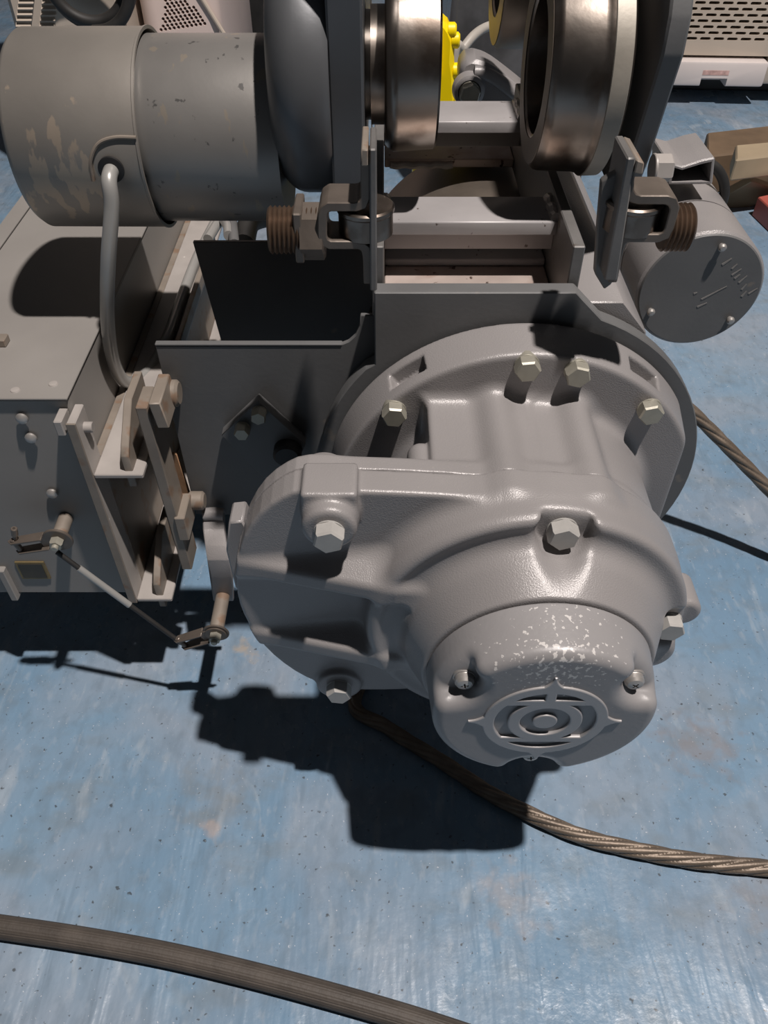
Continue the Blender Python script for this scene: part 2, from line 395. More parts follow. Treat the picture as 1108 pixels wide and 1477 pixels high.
def cover_fn(x, y, z):
    x = x - X0; z = z - Z0
    o2 = sd_poly(x, z, OUT)
    d = sd_ext(o2, y, .340, .366, .0026)
    dome = sd_cyl(x, y, z, -.004, 0, .1055, .3155, .366, .0095)
    d = smin(d, dome, .012)
    r = np.hypot(x, z)
    neck = smax((r - (.0735 + np.maximum(y - .2885, 0) * .52)) * .88, np.maximum(.2872 - y, y - .319), .002)
    d = smin(d, neck, .006)
    d = smax(d, -(np.hypot(r - .0945, y - .3115) - .0068), .007)
    for zc in (.045, -.028):                                             # two tapering ribs on the left lobe
        hgt = np.clip((x + .199) / .109, 0, 1.) * .0265
        fy = .341 - hgt
        rb = smax(smax((z - zc - (y - fy) * .55) * .87, zc - .013 - z, .003), (fy - y) * .95, .003)
        rb = np.maximum(np.maximum(rb, np.maximum(x + .07, -.199 - x)), y - .352); rb = np.maximum(rb, o2 + .001); d = smin(d, rb, .006)
    bx, bz, by = CB[0]
    d = smin(d, sd_box(x, y, z, bx - .0165, bx + .0165, by + .010, .366, bz - .01, .1125, .0025), .003)
    d = smin(d, sd_cyl(x, y, z, bx, bz, .0165, by, .366, .004), .004)
    bx, bz, by = CB[1]
    d = smin(d, sd_cyl(x, y, z, bx, bz, .0170, by, .366, .002), .004)
    d = smin(d, sd_cyl(x, y, z, .105, .000, .0125, .332, .366, .004), .006)
    d = smin(d, sd_cyl(x, y, z, .090, -.026, .012, .318, .366, .004), .008)
    for bx, bz, by in CB[2:]:                                            # bolts standing in pockets
        d = smax(d, -sd_cyl(x, y, z, bx, bz + (.004 if bz > .05 else 0), .0165 if bz > .05 else .0150, .25, by, .002), .006)
    for bx, bz in ((-.022, .0955), (.032, .091)):
        d = smin(d, sd_cyl(x, y, z, bx, bz, .0105, .342, .366, .003), .010)
    return smax(d, y - .3598, .0015)
def case_fn(x, y, z):
    x = x - X0; z = z - Z0
    o2 = sd_poly(x, z, OUT)
    d = sd_ext(o2 + .0003, y, .356, .3745, .0045)
    r = np.hypot(x, z)
    core = smin(r - .0975, smax(np.abs(x + .033) - .035, np.abs(z) - .0985, .004), .004)
    d = smin(d, sd_ext(core, y, .356, .45, .002), .005)
    for bx, bz in ((-.022, .0955), (.032, .091)):
        d = smin(d, sd_cyl(x, y, z, bx, bz, .0105, .356, .445, .003), .010)
    fr = .1345 + (y - .44) * .18
    fl = smax(smax(r - fr, np.abs(y - .456) - .016, .0035), x - .1205, .003)
    for ang in (126.5, 53.):
        ca, sa = math.cos(math.radians(ang)), math.sin(math.radians(ang)); rr = x * ca + z * sa; tt = -x * sa + z * ca
        fl = smax(fl, -sd_box(rr, y, tt, .1275, .16, .4495, .463, -.014, .014, .001), .002)
    d = smin(d, fl, .009)
    d = smin(d, sd_cyl(x, y, z, -.135, .085, .016, .356, .386, .006), .010)
    cap = np.hypot(np.hypot(x + .073, z - .085), np.maximum(np.abs(y - .388) - .008, 0)) - .0090
    d = smin(d, cap, .004)
    return smax(d, .3602 - y, .0015)
CAPY = .252
def cap_fn(x, y, z):
    x = x - X0; z = z - Z0; r = np.hypot(x, z)
    R = .0672 + (y - CAPY) * .09
    rn = .0065; dr = (r - R) + rn; dy = CAPY - y + rn
    d = np.minimum(np.maximum(dr, dy), 0) + np.hypot(np.maximum(dr, 0), np.maximum(dy, 0)) - rn
    d = smax(d, y - .2868, .0015)
    for a in (30, 150, 270):
        cx, cz = .0595 * math.cos(math.radians(a)), .0595 * math.sin(math.radians(a))
        d = smax(d, -sd_cyl(x, y, z, cx * 1.13, cz * 1.13, .0165, .2, .2640, .003), .010)
    d = smax(d, -sd_cyl(x, y, z, 0, 0, .0345, .2, CAPY + .0010, 0), .0012)
    return d
def emblem_fn(x, y, z):
    x = (x - X0) / .0375; z = (z - Z0) / .0375; r = np.hypot(x, z)
    ring = np.abs(r - .91) - .095
    inner = np.abs(r - .50) - .10
    bars = np.maximum(np.abs(np.abs(z) - .56) - .075, r - .93)
    vert = np.maximum(np.maximum(np.abs(x) - .085, np.abs(z - .76) - .2), r - .95)
    disc = r - .20
    d = np.minimum(np.minimum(ring, inner), np.minimum(np.minimum(bars, vert), disc))
    for ax_, bx_ in ((x, z), (z, x)):
        ear = np.maximum((np.abs(bx_) - .24 * np.clip((1.26 - np.abs(ax_)) / .36, 0, 1) ** 2.2 - .02), np.maximum(np.abs(ax_) - 1.24, .9 - np.abs(ax_)))
        d = np.minimum(d, ear)
    d = d * .0375
    return sd_ext(d, y, CAPY - .0013, CAPY + .0022, .0009)

gear_case = casting('gear_case', case_fn, (X0 - .205, .357, Z0 - .146), (X0 + .128, .476, Z0 + .146), .002, 'cast_grey', hoist)
gear_cover = casting('gear_cover', cover_fn, (X0 - .202, .283, Z0 - .118), (X0 + .124, .363, Z0 + .118), .0016, 'cast_grey', hoist)
end_cap = casting('end_cap', cap_fn, (X0 - .0735, .249, Z0 - .0735), (X0 + .0735, .291, Z0 + .0735), .0011, 'cap_grey', hoist)
emblem = casting('emblem', emblem_fn, (X0 - .05, CAPY - .0025, Z0 - .05), (X0 + .05, CAPY + .0034, Z0 + .05), .00045, 'emblem_grey', end_cap)
m = MB(); m.lathe([(0, .0342), (0, 0)], (X0, CAPY + .0008, Z0), (0, -1, 0), 64); m.build('emblem_recess', 'cap_grey', end_cap)
emblem['label'] = 'raised round maker emblem with four points'

# hex bolts (head towards the viewer, -Y)
def hex_bolt(name, at, af, h, mat, parent, d=(0, -1, 0), ph=0.):
    m = MB(); at = Vector(at); dv = Vector(d).normalized()
    m.cyl(at - dv * .004, at + dv * .0012, af * .56, 32, .0004)
    m.hexa(at + dv * .0012, d, af, h, .0014, ph)
    return m.build(name, mat, parent, 25, origin=at)
b0 = None
for k, (bx, bz, by) in enumerate(CB):
    at = Vector((X0 + bx, by + .0005, Z0 + bz))
    if b0 is None: b0 = hex_bolt('hex_bolt', at, .0165, .0090, 'painted_bolt', gear_cover, ph=.3)
    else: clone(b0, at, gear_cover, 'hex_bolt', (0, .5 * k, 0))
b1 = None
for k, (bu, bv) in enumerate(((763, 541), (836, 549), (942, 604), (569, 607))):
    p = PY(bu, bv, .4285); p.y = .4405
    if b1 is None: b1 = hex_bolt('hex_bolt', p, .0150, .0085, 'zinc_bolt', gear_case, ph=.1)
    else: clone(b1, p, gear_case, 'hex_bolt', (0, (.35, .9, .2)[k - 1], 0))
# cap screws with washers and cross slots
s0 = None
for a in (30, 150, 270):
    p = Vector((X0 + .0575 * math.cos(math.radians(a)),   .2645, Z0 + .0575 * math.sin(math.radians(a))))
    if s0 is None:
        m = MB(); m.cyl(p + Vector((0, .002, 0)), p + Vector((0, -.0012, 0)), .0068, 28, .0003)
        m.lathe([(0, .0058), (.0035, .0058), (.0052, .0046), (.006, .0028), (.0062, 0)], p + Vector((0, -.0010, 0)), (0, -1, 0), 28)
        s0 = m.build('cap_screw', 'screw_steel', end_cap, 30, origin=p)
        R = Matrix.Rotation(.6, 3, 'Y'); k = MB()
        k.box(p.x - .0024, p.x + .0024, p.y - .0095, p.y - .0045, p.z - .0005, p.z + .0005, 0, R, p); cut(s0, k, 30); k = MB()
        k.box(p.x - .0005, p.x + .0005, p.y - .0095, p.y - .0045, p.z - .0024, p.z + .0024, 0, R, p); cut(s0, k, 30)
    else: clone(s0, p, end_cap, 'cap_screw', (0, .8, 0))

# --- drum end plate: a disc with a square shoulder on the left
pts = []
for a in range(-180, 91, 5): pts.append((X0 + .1485 * math.cos(math.radians(a)), Z0 + .1485 * math.sin(math.radians(a))))
pts = [(X0 + .1485 * math.cos(math.radians(a)), Z0 + .1485 * math.sin(math.radians(a))) for a in range(-222, 72, 4)]
tz = zd(.270)
pts = [(-.0065, tz), (-.0065, pts[0][1] + .004)] + pts + [(.127, tz)]
m = MB(); m.prism([Vector((x, .4745, z)) for x, z in pts], (0, .013, 0), .0008)
plate = m.build('drum_end_plate', 'frame_grey', hoist, 30)
# drum and its cover, hidden skid below it
m = MB(); m.lathe([(0, .02), (0, .118), (.34, .118), (.34, .02)], (X0, .4885, Z0), (0, 1, 0), 96)
drum = m.build('rope_drum', 'dark_steel', hoist, 30)
for y in (.60, .80): m = MB(); m.box(X0 - .10, X0 + .10, y, y + .03, 0, Z0 - .10, .002); m.build('support_skid', 'frame_grey', hoist)

# --- guard plates left of the drum
gp = [(224, 499), (300, 499), (400, 498.5), (490, 498), (503, 493), (513, 484), (519, 470), (520, 455), (545, 455), (545, 520), (480, 640), (430, 745), (283, 742)]
m = MB(); m.prism([PY(u, v, .490) for u, v in gp], (0, .004, 0), .0006); guard = m.build('guard_plate', 'frame_grey', hoist)
m = MB(); m.box(-.1645, -.03, .4895, .4945, zd(.3212), zd(.3195), .0005); m.build('rolled_lip', 'frame_grey', guard)
rp = [(278, 349), (400, 349), (470, 352), (540, 352), (540, 600), (350, 600)]
m = MB(); m.prism([PY(u, v, .65) for u, v in rp], (0, .004, 0), .0006); m.build('guard_plate', 'frame_grey', hoist)
# rotated bracket with two bolts
m = MB(); q = [PY(u, v, .478) for u, v in ((319, 628), (372, 578), (441, 641), (428, 668), (380, 690))]
m.prism(q, (0, .010, 0), .0006); brk = m.build('corner_bracket', 'frame_grey', hoist)
for k, (u, v) in enumerate(((348, 629), (372, 606))):
    p = PY(u, v, .468); p.y = .4785
    bb = hex_bolt('hex_bolt', p, .0105, .0085, 'zinc_bolt', brk, ph=.4 * k)
p = PY(415, 652, .475); m = MB(); m.cyl((p.x, .468, p.z), (p.x, .4895, p.z), .011, 32, .002); m.build('pivot_pin', 'black', hoist)

# --- trolley frame plates and cross bars
ft = zd(.2455); fr = []
for xa, xb in ((-.008, 0), (.1235, .1315)):
    m = MB(); m.box(xa, xb, .490, .815, zd(.31), ft, .0008); fr.append(m.build('frame_side_plate', 'plate_steel', hoist))
for y0, y1 in ((.546, .588), (.743, .796)):
    m = MB(); za, zb = zd(.255), zd(.279)
    prof = [(y1, za), (y0 + .001, za), (y0, za - .001), (y0, za - .010), (y0 + .007, za - .0102), (y0 + .007, zb), (y1, zb)]
    m.prism([Vector((0, y, z)) for y, z in prof], (.1235, 0, 0), .0005); bar = m.build('cross_bar', 'bar_steel', hoist)
    for xx, sx in ((.1225, -1), (.001, 1)):
        w_ = MB(); pts = [Vector((xx, y0 + (y1 - y0) * t, za + .0005 + .0012 * math.sin(t * 19))) for t in np.linspace(.05, .95, 9)]
        w_.tube(pts, .0042, 10, 3); w_.build('weld_bead', 'weld', bar)
m = MB(); m.box(.0005, .123, .4885, .592, zd(.306), zd(.300), .0008); bpl = m.build('base_plate', 'drum_steel', hoist)
m = MB(); m.box(.0005, .123, .566, .592, zd(.2995), zd(.294), .0008); m.build('base_step', 'bar_steel', bpl)
m = MB(); m.box(.0005, .123, .770, .84, zd(.306), zd(.298), .0008); bpl = m.build('base_plate', 'drum_steel', hoist)
m = MB(); m.tube([Vector((x, .769, zd(.3035) + .0007 * math.sin(x * 400))) for x in np.linspace(.006, .065, 12)], .0032, 8, 3); m.build('weld_bead', 'weld', bpl)
m = MB(); m.prism([Vector((.190, .49, zd(.37))), Vector((.186, .49, zd(.31))), Vector((.165, .49, zd(.286))), Vector((.135, .49, zd(.286))), Vector((.135, .49, zd(.40)))], (0, .28, 0), .001); m.build('drum_cover', 'cast_grey', hoist)

# --- trolley wheels (axle along X)
YW, DW = .60, .170; ZW = zd(DW)
def wheel(c, x_in, sgn, name='trolley_wheel'):
    # x_in inner face; sgn +1 body extends to +X
    R = .0655; prof = [(.034, 0.0), (.034, .0405), (.0015, .042), (0, .044), (0, R - .004), (.003, R - .001), (.006, R), (.030, R + .0008), (.033, R + .0014), (.036, R + .003), (.047, R + .0025), (.050, R - .003), (.053, .03), (.054, 0)]
    m = MB(); m.lathe(prof[1:-1], (x_in, c[0], c[1]), (sgn, 0, 0), 96)
    wh = m.build(name, 'polished_steel', hoist, 40)
    m = MB(); m.lathe([(-.0004, .0442), (-.0006, .0444), (-.0006, R - .0045), (-.0003, R - .0042)], (x_in, c[0], c[1]), (sgn, 0, 0), 96)
    m.build('wheel_face', 'wheel_face', wh)
    m = MB(); m.lathe([(.0355, R + .0029), (.036, R + .0036), (.047, R + .0031), (.0475, R + .0024)], (x_in, c[0], c[1]), (sgn, 0, 0), 96); m.build('wheel_flange', 'flange_tan', wh)
    m = MB(); m.lathe([(.030, .0405), (.030, 0)], (x_in, c[0], c[1]), (sgn, 0, 0), 64); pass
    m.build('hub', 'dark_steel', wh)
    return wh
wr = wheel((YW, ZW), .1035, 1)
# near left wheel: broad plain tread seen from the front
m = MB(); m.lathe([(0, .02), (0, .051), (.002, .0535), (.006, .0560), (.009, .0560), (.034, .0545), (.0355, .053), (.0355, .049), (.034, .047), (.02, .046), (.02, 0)], (.0005, YW, ZW + .003), (1, 0, 0), 96)
wl = m.build('trolley_wheel', 'polished_steel', hoist, 40)
m = MB(); m.lathe([(0, .033), (.012, .033)], (-.0125, YW, ZW), (1, 0, 0), 64); m.lathe([(.004, .05), (.004, .036), (.013, .036)], (-.0125, YW, ZW), (1, 0, 0), 64); m.build('axle_hub', 'polished_steel', hoist)
# rear right wheel and its gear ring
Y2 = .86
m = MB(); m.lathe([(.02, .040), (.0015, .040), (0, .042), (0, .0655), (.003, .068), (.03, .069), (.034, .074), (.044, .074), (.046, .02)], (.1035, Y2, ZW + .012), (1, 0, 0), 96)
w2 = m.build('trolley_wheel', 'dark_steel', hoist, 40)
m = MB(); m.lathe([(-.0006, .043), (-.0006, .0655)], (.1035, Y2, ZW + .012), (1, 0, 0), 96); m.build('brass_face', 'brass_edge', w2)
for k in range(3):
    pass
m = MB(); m.lathe([(0, .0), (0, .010), (.002, .012), (.004, .010), (.006, .012), (.008, .010), (.010, .012), (.012, .0)], PY(757, 90, .80), (1, 0, 0), 48); m.build('grooved_roller', 'black', hoist)
# outer side plates
m = MB(); pr = [(.530, zd(.02)), (.530, zd(.222)), (.534, zd(.232)), (.542, zd(.236)), (.80, zd(.236)), (.93, zd(.19)), (.93, zd(.02))]
m.prism([Vector((-.034, y, z)) for y, z in pr], (.0215, 0, 0), .0015); m.build('trolley_side_plate', 'dark_paint', hoist)
pr = [(.66, zd(.03)), (.60, zd(.055)), (.565, zd(.08)), (.543, zd(.105)), (.534, zd(.125)), (.532, zd(.145)), (.552, zd(.215)), (.562, zd(.238)), (.585, zd(.25)), (.80, zd(.24)), (.93, zd(.19)), (.93, zd(.03))]
m = MB(); m.prism([Vector((.1665, y, z)) for y, z in pr], (.0135, 0, 0), .0015); spr = m.build('trolley_side_plate', 'frame_grey', hoist)
p = PX(940, 243, .180); m = MB(); m.cyl(p, p + Vector((.002, 0, 0)), .0095, 32); m.hexa(p + Vector((.002, 0, 0)), (1, 0, 0), .0160, .011, ph=.3); m.build('hex_nut', 'channel_grey', spr)

# --- traverse gear cover and motor (left, axle along X)
m = MB(); R = .0800; prof = [(0, 0), (0, R - .024)] + [(.02 - .02 * math.cos(t), R - .024 + .024 * math.sin(t)) for t in np.linspace(.15, math.pi / 2, 9)] + [(.036, R), (.040, R - .003), (.040, 0)]
m.lathe(prof, (-.0735, YW, ZW), (1, 0, 0), 96); gcov = m.build('traverse_gear_cover', 'dark_paint', hoist, 45)
p = PX(403, 228, -.0765); m = MB(); m.lathe([(0, .003), (.002, .0028), (.0035, .0015), (.0038, 0)], (p.x - .0005, .545, p.z), (-1, 0, 0), 20); m.build('cover_screw', 'screw_steel', gcov)
YM, ZM = .60, zd(.2125)
m = MB(); m.lathe([(0, 0), (0, .0595), (.0015, .0607), (.155, .0607), (.155, 0)], (-.225, YM, ZM), (1, 0, 0), 96); motor = m.build('traverse_motor', 'motor_grey', hoist, 40)
m = MB(); m.lathe([(0, 0), (0, .058), (.0015, .062), (.005, .0645), (.088, .0648), (.0885, .0654), (.090, .0654), (.090, .0632), (.004, .0630), (.003, 0)], (-.250, YM, ZM), (1, 0, 0), 128)
mcov = m.build('motor_end_cover', 'motor_cover_grey', hoist, 40)
# arched cable port on the cover
gpnt = PY(163, 240, .5395); ph0 = math.atan2(gpnt.z - ZM, gpnt.y - YM)
def on_cover(x, ph, r): return Vector((x, YM + r * math.cos(ph), ZM + r * math.sin(ph)))
arch = [on_cover(-.161, ph0 - .20, .0745)] + [on_cover(-.161 - .004 - .020 - .020 * math.sin(t), ph0 - .29 * math.cos(t), .0745) for t in np.linspace(-.9, 1.57, 12)]
arch = [on_cover(-.1605, ph0 - .30, .0654), on_cover(-.175, ph0 - .30, .0654), on_cover(-.186, ph0 - .24, .0654), on_cover(-.193, ph0 - .08, .0654), on_cover(-.195, ph0 + .12, .0654)]
m = MB(); m.tube(arch, .0013, 8, 6); m.build('port_lip', 'tan_metal', mcov)
nrm = Vector((0, math.cos(ph0), math.sin(ph0)))
m = MB(); gc = on_cover(gpnt.x, ph0, .0645); m.lathe([(0, .0085), (.002, .0085), (.0024, .0075), (.0024, .004)], gc, nrm, 32); m.build('grommet', 'black', mcov)
# conduit looping down from the motor to the channel
cp = [gc + nrm * -.006, gc + nrm * .010 + Vector((0, 0, -.003))] + [PY(u, v, y) for u, v, y in ((161, 300, .520), (156, 380, .515), (155, 460, .520), (164, 522, .532), (183, 551, .548), (212, 538, .572), (240, 490, .612), (262, 430, .684), (285, 370, .767), (310, 320, .846))]
m = MB(); m.tube(cp, .0051, 20, 10); m.build('conduit', 'conduit', hoist)
m = MB(); m.tube([PY(u, v, y) for u, v, y in ((330, 340, .74), (328, 325, .77), (318, 318, .80), (300, 345, .76))], .005, 14, 8); m.build('conduit', 'conduit', hoist)
m = MB(); m.tube([PY(u, v, y) for u, v, y in ((338, 352, .72), (334, 310, .80))], .005, 14, 8); m.build('conduit', 'frame_grey', hoist)
m = MB(); m.tube([PY(u, v, y) for u, v, y in ((352, 352, .76), (360, 322, .80), (385, 312, .84), (430, 305, .86))], .011, 16, 8); m.build('cable', 'black_rubber', hoist)

# --- guide clamps with rollers and threaded rods
def clamp(sgn, line, plate_px, roll_px, thread_px, Yc=.432):
    pts = [PY(u, v, Yc) for u, v in line]
    m = MB(); m.strap(pts, (0, .026, 0), .0052, .0006); root = m.build('clamp_strap', 'brown_steel', hoist)
    m = MB(); m.prism([PY(u, v, Yc - .003) for u, v in plate_px], (0, .032, 0), .0008); m.build('clamp_plate', 'plate_steel', root)
    tip = ((521, 216), (531, 216), (531, 240), (521, 240)) if sgn < 0 else ((919, 231), (930, 235), (927, 252), (915, 250))
    m = MB(); m.prism([PY(u, v, Yc - .004) for u, v in tip], (0, .034, 0), .0006); m.build('spacer_plate', 'tan_metal', root)
    (u, v0), (u2, v1) = roll_px
    a, b = PY(u, v0, Yc + .006), PY(u2, v1, Yc + .006); xm = (a.x + b.x) / 2
    m = MB(); hh = abs(a.z - b.z); zt = max(a.z, b.z)
    m.lathe([(0, .006), (0, .0145), (.001, .0158), (hh - .004, .0158), (hh - .003, .0166), (hh - .001, .0166), (hh, .0155), (hh, .006), (hh - .002, 0)], (xm + (.0045 if sgn < 0 else .003), Yc + .014, zt - hh), (0, 0, 1), 40)
    m.build('guide_roller', 'polished_steel', root)
    (ua, va), (ub, vb) = thread_px
    p, q = PY(ua, va, Yc + .012), PY(ub, vb, Yc + .012); L = abs(q.x - p.x); n = int(L / .0026)
    prof = [(0, 0)]
    for i in range(n): prof += [(i * L / n + .0002, .0122), (i * L / n + L / n * .5, .0136)]
    prof += [(L, .0122), (L, 0)]
    m = MB(); m.lathe(prof, (p.x, Yc + .014, (p.z + q.z) / 2), (1 if q.x > p.x else -1, 0, 0), 40); m.build('threaded_rod', 'rust_thread', root, 20)
    return root
cl = clamp(-1, [(527, 236), (527, 286), (523, 296), (513, 299), (474, 299), (468, 303), (465, 312), (465, 342), (468, 350), (476, 354), (520, 354), (528, 360), (530, 372), (531, 410)],
           [(533, 215), (543, 215), (544, 420), (534, 420)], ((516, 303), (516, 345)), ((468, 334), (388, 334)))
m = MB(); p = PY(434, 335, .445); m.box(p.x - .003, p.x + .002, .434, .462, p.z - .014, p.z + .016, .0008); m.build('plate_washer', 'brown_steel', cl)
m = MB(); p = PY(452, 335, .445); m.hexa((p.x - .007, .446, p.z), (1, 0, 0), .028, .014, ph=.2); m.build('hex_nut', 'brown_steel', cl)
cr = clamp(1, [(913, 236), (908, 262), (908, 278), (913, 286), (923, 289), (962, 289), (971, 292), (974, 301), (966, 330), (961, 340), (950, 344), (905, 344), (897, 350), (893, 362), (884, 408)],
           [(905, 228), (918, 228), (890, 405), (872, 405)], ((912, 295), (905, 338)), ((955, 330), (996, 330)))
m = MB(); m.prism([PY(u, v, .445) for u, v in ((868, 262), (905, 240), (905, 300), (883, 410), (872, 418), (858, 395), (862, 330))], (0, .006, 0), .0008); m.build('clamp_lug', 'plate_steel', cr)

# --- right motor (axis along Y)
mc = PY(1009, 420, .60); RM = .0520
m = MB(); m.lathe([(0, 0), (0, RM - .002), (.002, RM), (.055, RM), (.055, RM - .0012), (.057, RM - .0012), (.057, RM), (.12, RM), (.12, 0)], (mc.x, .6005, mc.z), (0, 1, 0), 96); mot = m.build('hoist_motor', 'cast_grey', hoist, 35)
m = MB(); m.lathe([(0, RM - .0018), (-.0012, RM - .003), (-.0012, 0)], (mc.x, .6003, mc.z), (0, 1, 0), 96); mf = m.build('motor_end_plate', 'frame_grey', hoist, 35)
for a in (82, 205, -38):
    p = Vector((mc.x + .041 * math.cos(math.radians(a)), .5985, mc.z + .041 * math.sin(math.radians(a))))
    m = MB(); m.cyl(p + Vector((0, .001, 0)), p + Vector((0, -.0025, 0)), .0022, 16); m.lathe([(0, .0034), (.0015, .0033), (.0028, .002), (.0031, 0)], p + Vector((0, -.0022, 0)), (0, -1, 0), 20); m.build('end_screw', 'screw_steel', mf)
# chalky scratches on the end plate
for (u0, v0), (u1, v1), wd in (((1012, 432), (1049, 413), .0009), ((1006, 443), (1020, 437), .0011), ((1042, 382), (1056, 373), .0012), ((1056, 388), (1064, 381), .001), ((1056, 397), (1070, 388), .001), ((1060, 402), (1068, 396), .0012),
                               ((1066, 408), (1078, 398), .001), ((1070, 418), (1077, 410), .001), ((1070, 428), (1077, 420), .0012), ((1080, 424), (1093, 416), .0009), ((1001, 424), (1006, 422), .001)):
    a, b = PY(u0, v0, .5988), PY(u1, v1, .5988); d = (b - a); nn = Vector((-d.z, 0, d.x)).normalized() * wd * .8
    m = MB(); m.prism([a - nn, b - nn * .5, b + nn * .5, a + nn], (0, .0003, 0)); m.build('scratch_mark', 'scratch', mf)
# terminal box on top of it
def tbp(l, y): return [PY(u, v, y) for u, v in l]
m = MB(); m.prism(tbp(((963, 267), (1028, 266), (1032, 227), (1012, 231), (985, 240), (964, 234)), .655), (0, .055, 0), .0012); tbo = m.build('terminal_box', 'cast_grey', hoist)
m = MB(); m.prism([p + Vector((0, -.005, 0)) for p in tbp(((969, 263), (1024, 262), (1027, 233), (1010, 237), (984, 245), (970, 241)), .655)], (0, .050, 0)); cut(tbo, m)
q = PY(1000, 250, .653); m = MB(); m.prism(tbp(((985, 261), (1006, 260), (1012, 245), (990, 249)), .6900), (0, .004, 0)); m.build('gasket_remains', 'frame_grey', tbo)
hp = [PY(u, v, .70) for u, v in ((1024, 236), (1036, 246), (1044, 262), (1045, 280), (1040, 296))]
m = MB(); m.tube(hp, .0045, 12, 4); m.build('cable_loop', 'black_rubber', mot)

# --- control box on the left
YB = .45; bt, bb_ = zd(.338), zd(.554); BX0, BX1 = -.3585, -.2225
m = MB(); m.box(BX0, BX1, YB + .002, .93, bb_, bt - .0025, .0012); cbox = m.build('control_box', 'control_grey', hoist)
m = MB(); m.box(BX0 + .016, BX1 + .001, YB, .93, bt - .002, bt, .0006); lid = m.build('box_lid', 'control_grey', cbox)
m = MB(); m.box(BX0 - .001, BX0 + .0145, YB, .93, bt - .002, bt + .0002, .0006); m.build('hinge_strip', 'control_grey', cbox)
m = MB(); p = PZ(4, 497, bt); m.box(p.x - .02, p.x + .004, p.y - .004, p.y + .006, bt, bt + .006, .0006); m.build('lid_latch', 'tan_metal', cbox)
for u, v in ((22, 563), (77, 554)):
    p = PZ(u, v, bt); m = MB(); m.lathe([(0, .0035), (.0008, .003), (.0012, 0)], p, (0, 0, 1), 16); m.build('rivet', 'channel_grey', cbox)
s1 = None
for u, v in ((29, 609), (42, 637), (73, 717)):
    p = PY(u, v, YB - .004); p.y = YB + .002
    if s1 is None:
        m = MB(); m.cyl(p, p + Vector((0, -.002, 0)), .0024, 16); m.lathe([(0, .0044), (.0015, .0042), (.003, .0026), (.0034, 0)], p + Vector((0, -.0015, 0)), (0, -1, 0), 20); s1 = m.build('box_screw', 'screw_steel', cbox, 35, origin=p)
    else: clone(s1, p, cbox, 'box_screw')
a, b = PY(20, 812, YB), PY(73, 836, YB)
m = MB(); m.box(a.x, b.x, YB + .0006, YB + .0022, b.z, a.z, .0002)
npl = m.build('name_plate', 'plate_brass', cbox)
m = MB(); m.box(a.x + .0022, b.x - .0022, YB + .0001, YB + .001, b.z + .002, a.z - .002, 0); m.build('plate_field', 'plate_print', cbox)
a = PY(2, 790, YB); m = MB(); m.box(a.x - .012, PY(33, 858, YB).x - .004, YB - .004, YB + .05, bb_ - .004, bb_ + .036, .0008); m.build('box_foot', 'control_grey', cbox)

# mounting channel beside it: web, top and bottom flange
YCH = .438; ct, cb = zd(.399), zd(.549); WX0, WX1, FX = -.2220, -.2155, -.179
prof = [(WX0, zd(.355)), (WX1, zd(.355)), (WX1, ct), (FX, ct), (FX, ct - .004), (WX1, ct - .004), (WX1, cb + .004), (FX - .006, cb + .004), (FX - .006, cb), (WX0, cb)]
m = MB(); m.box(WX0, WX1, YCH - .001, YCH + .022, cb, zd(.350), .0008); m.box(WX1, FX, YCH, .95, ct - .004, ct, .0008); m.box(WX1, FX - .006, YCH, .95, cb, cb + .004, .0008)
chan = m.build('mounting_channel', 'channel_grey', hoist)
m = MB(); m.box(WX0, WX1, YCH + .0225, .95, cb, ct - .0005, .0008); m.build('channel_web', 'tan_metal', chan)
m = MB(); m.box(WX0 - .0004, WX1 + .0004, YCH - .0016, YCH, cb, zd(.350), .0006); m.build('web_edge', 'tan_metal', chan)
m = MB(); m.box(FX - .004, FX + .001, YCH + .09, .80, ct, ct + .012, .0008); m.build('channel_lip', 'tan_metal', chan)
# nuts and tabs on the web
m = MB(); p = PY(100, 578, YB + .02); m.box(p.x - .004, p.x + .006, YB + .005, YB + .028, zd(.350), zd(.345), .001); m.build('mount_tab', 'tan_metal', chan)
p = PY(115, 616, YCH + .012); m = MB(); m.cyl(Vector((WX1 - .001, p.y, p.z)), Vector((WX1 + .006, p.y, p.z)), .004, 16); m.build('stud', 'channel_grey', chan)
m = MB(); p = PY(84, 618, YCH - .003); m.box(p.x - .003, p.x + .003, YCH - .002, YB + .003, p.z - .008, p.z + .005, .0008); m.build('small_tab', 'channel_grey', chan)
# gusset plates standing on both flanges
for zz, hh in ((ct, .040), (cb + .004, .040)):
    off = 0 if zz == ct else -.006
    m = MB(); x = FX - .014 + off
    m.prism([Vector((x, YCH + .004, zz - .016)), Vector((x, YCH + .004, zz + .014)), Vector((x, YCH + .010, zz + .020)), Vector((x, YCH + .040, zz + hh)), Vector((x, YCH + .075, zz + hh)), Vector((x, YCH + .075, zz - .016))], (.006, 0, 0), .0006); m.build('gusset_plate', 'tan_metal', chan)
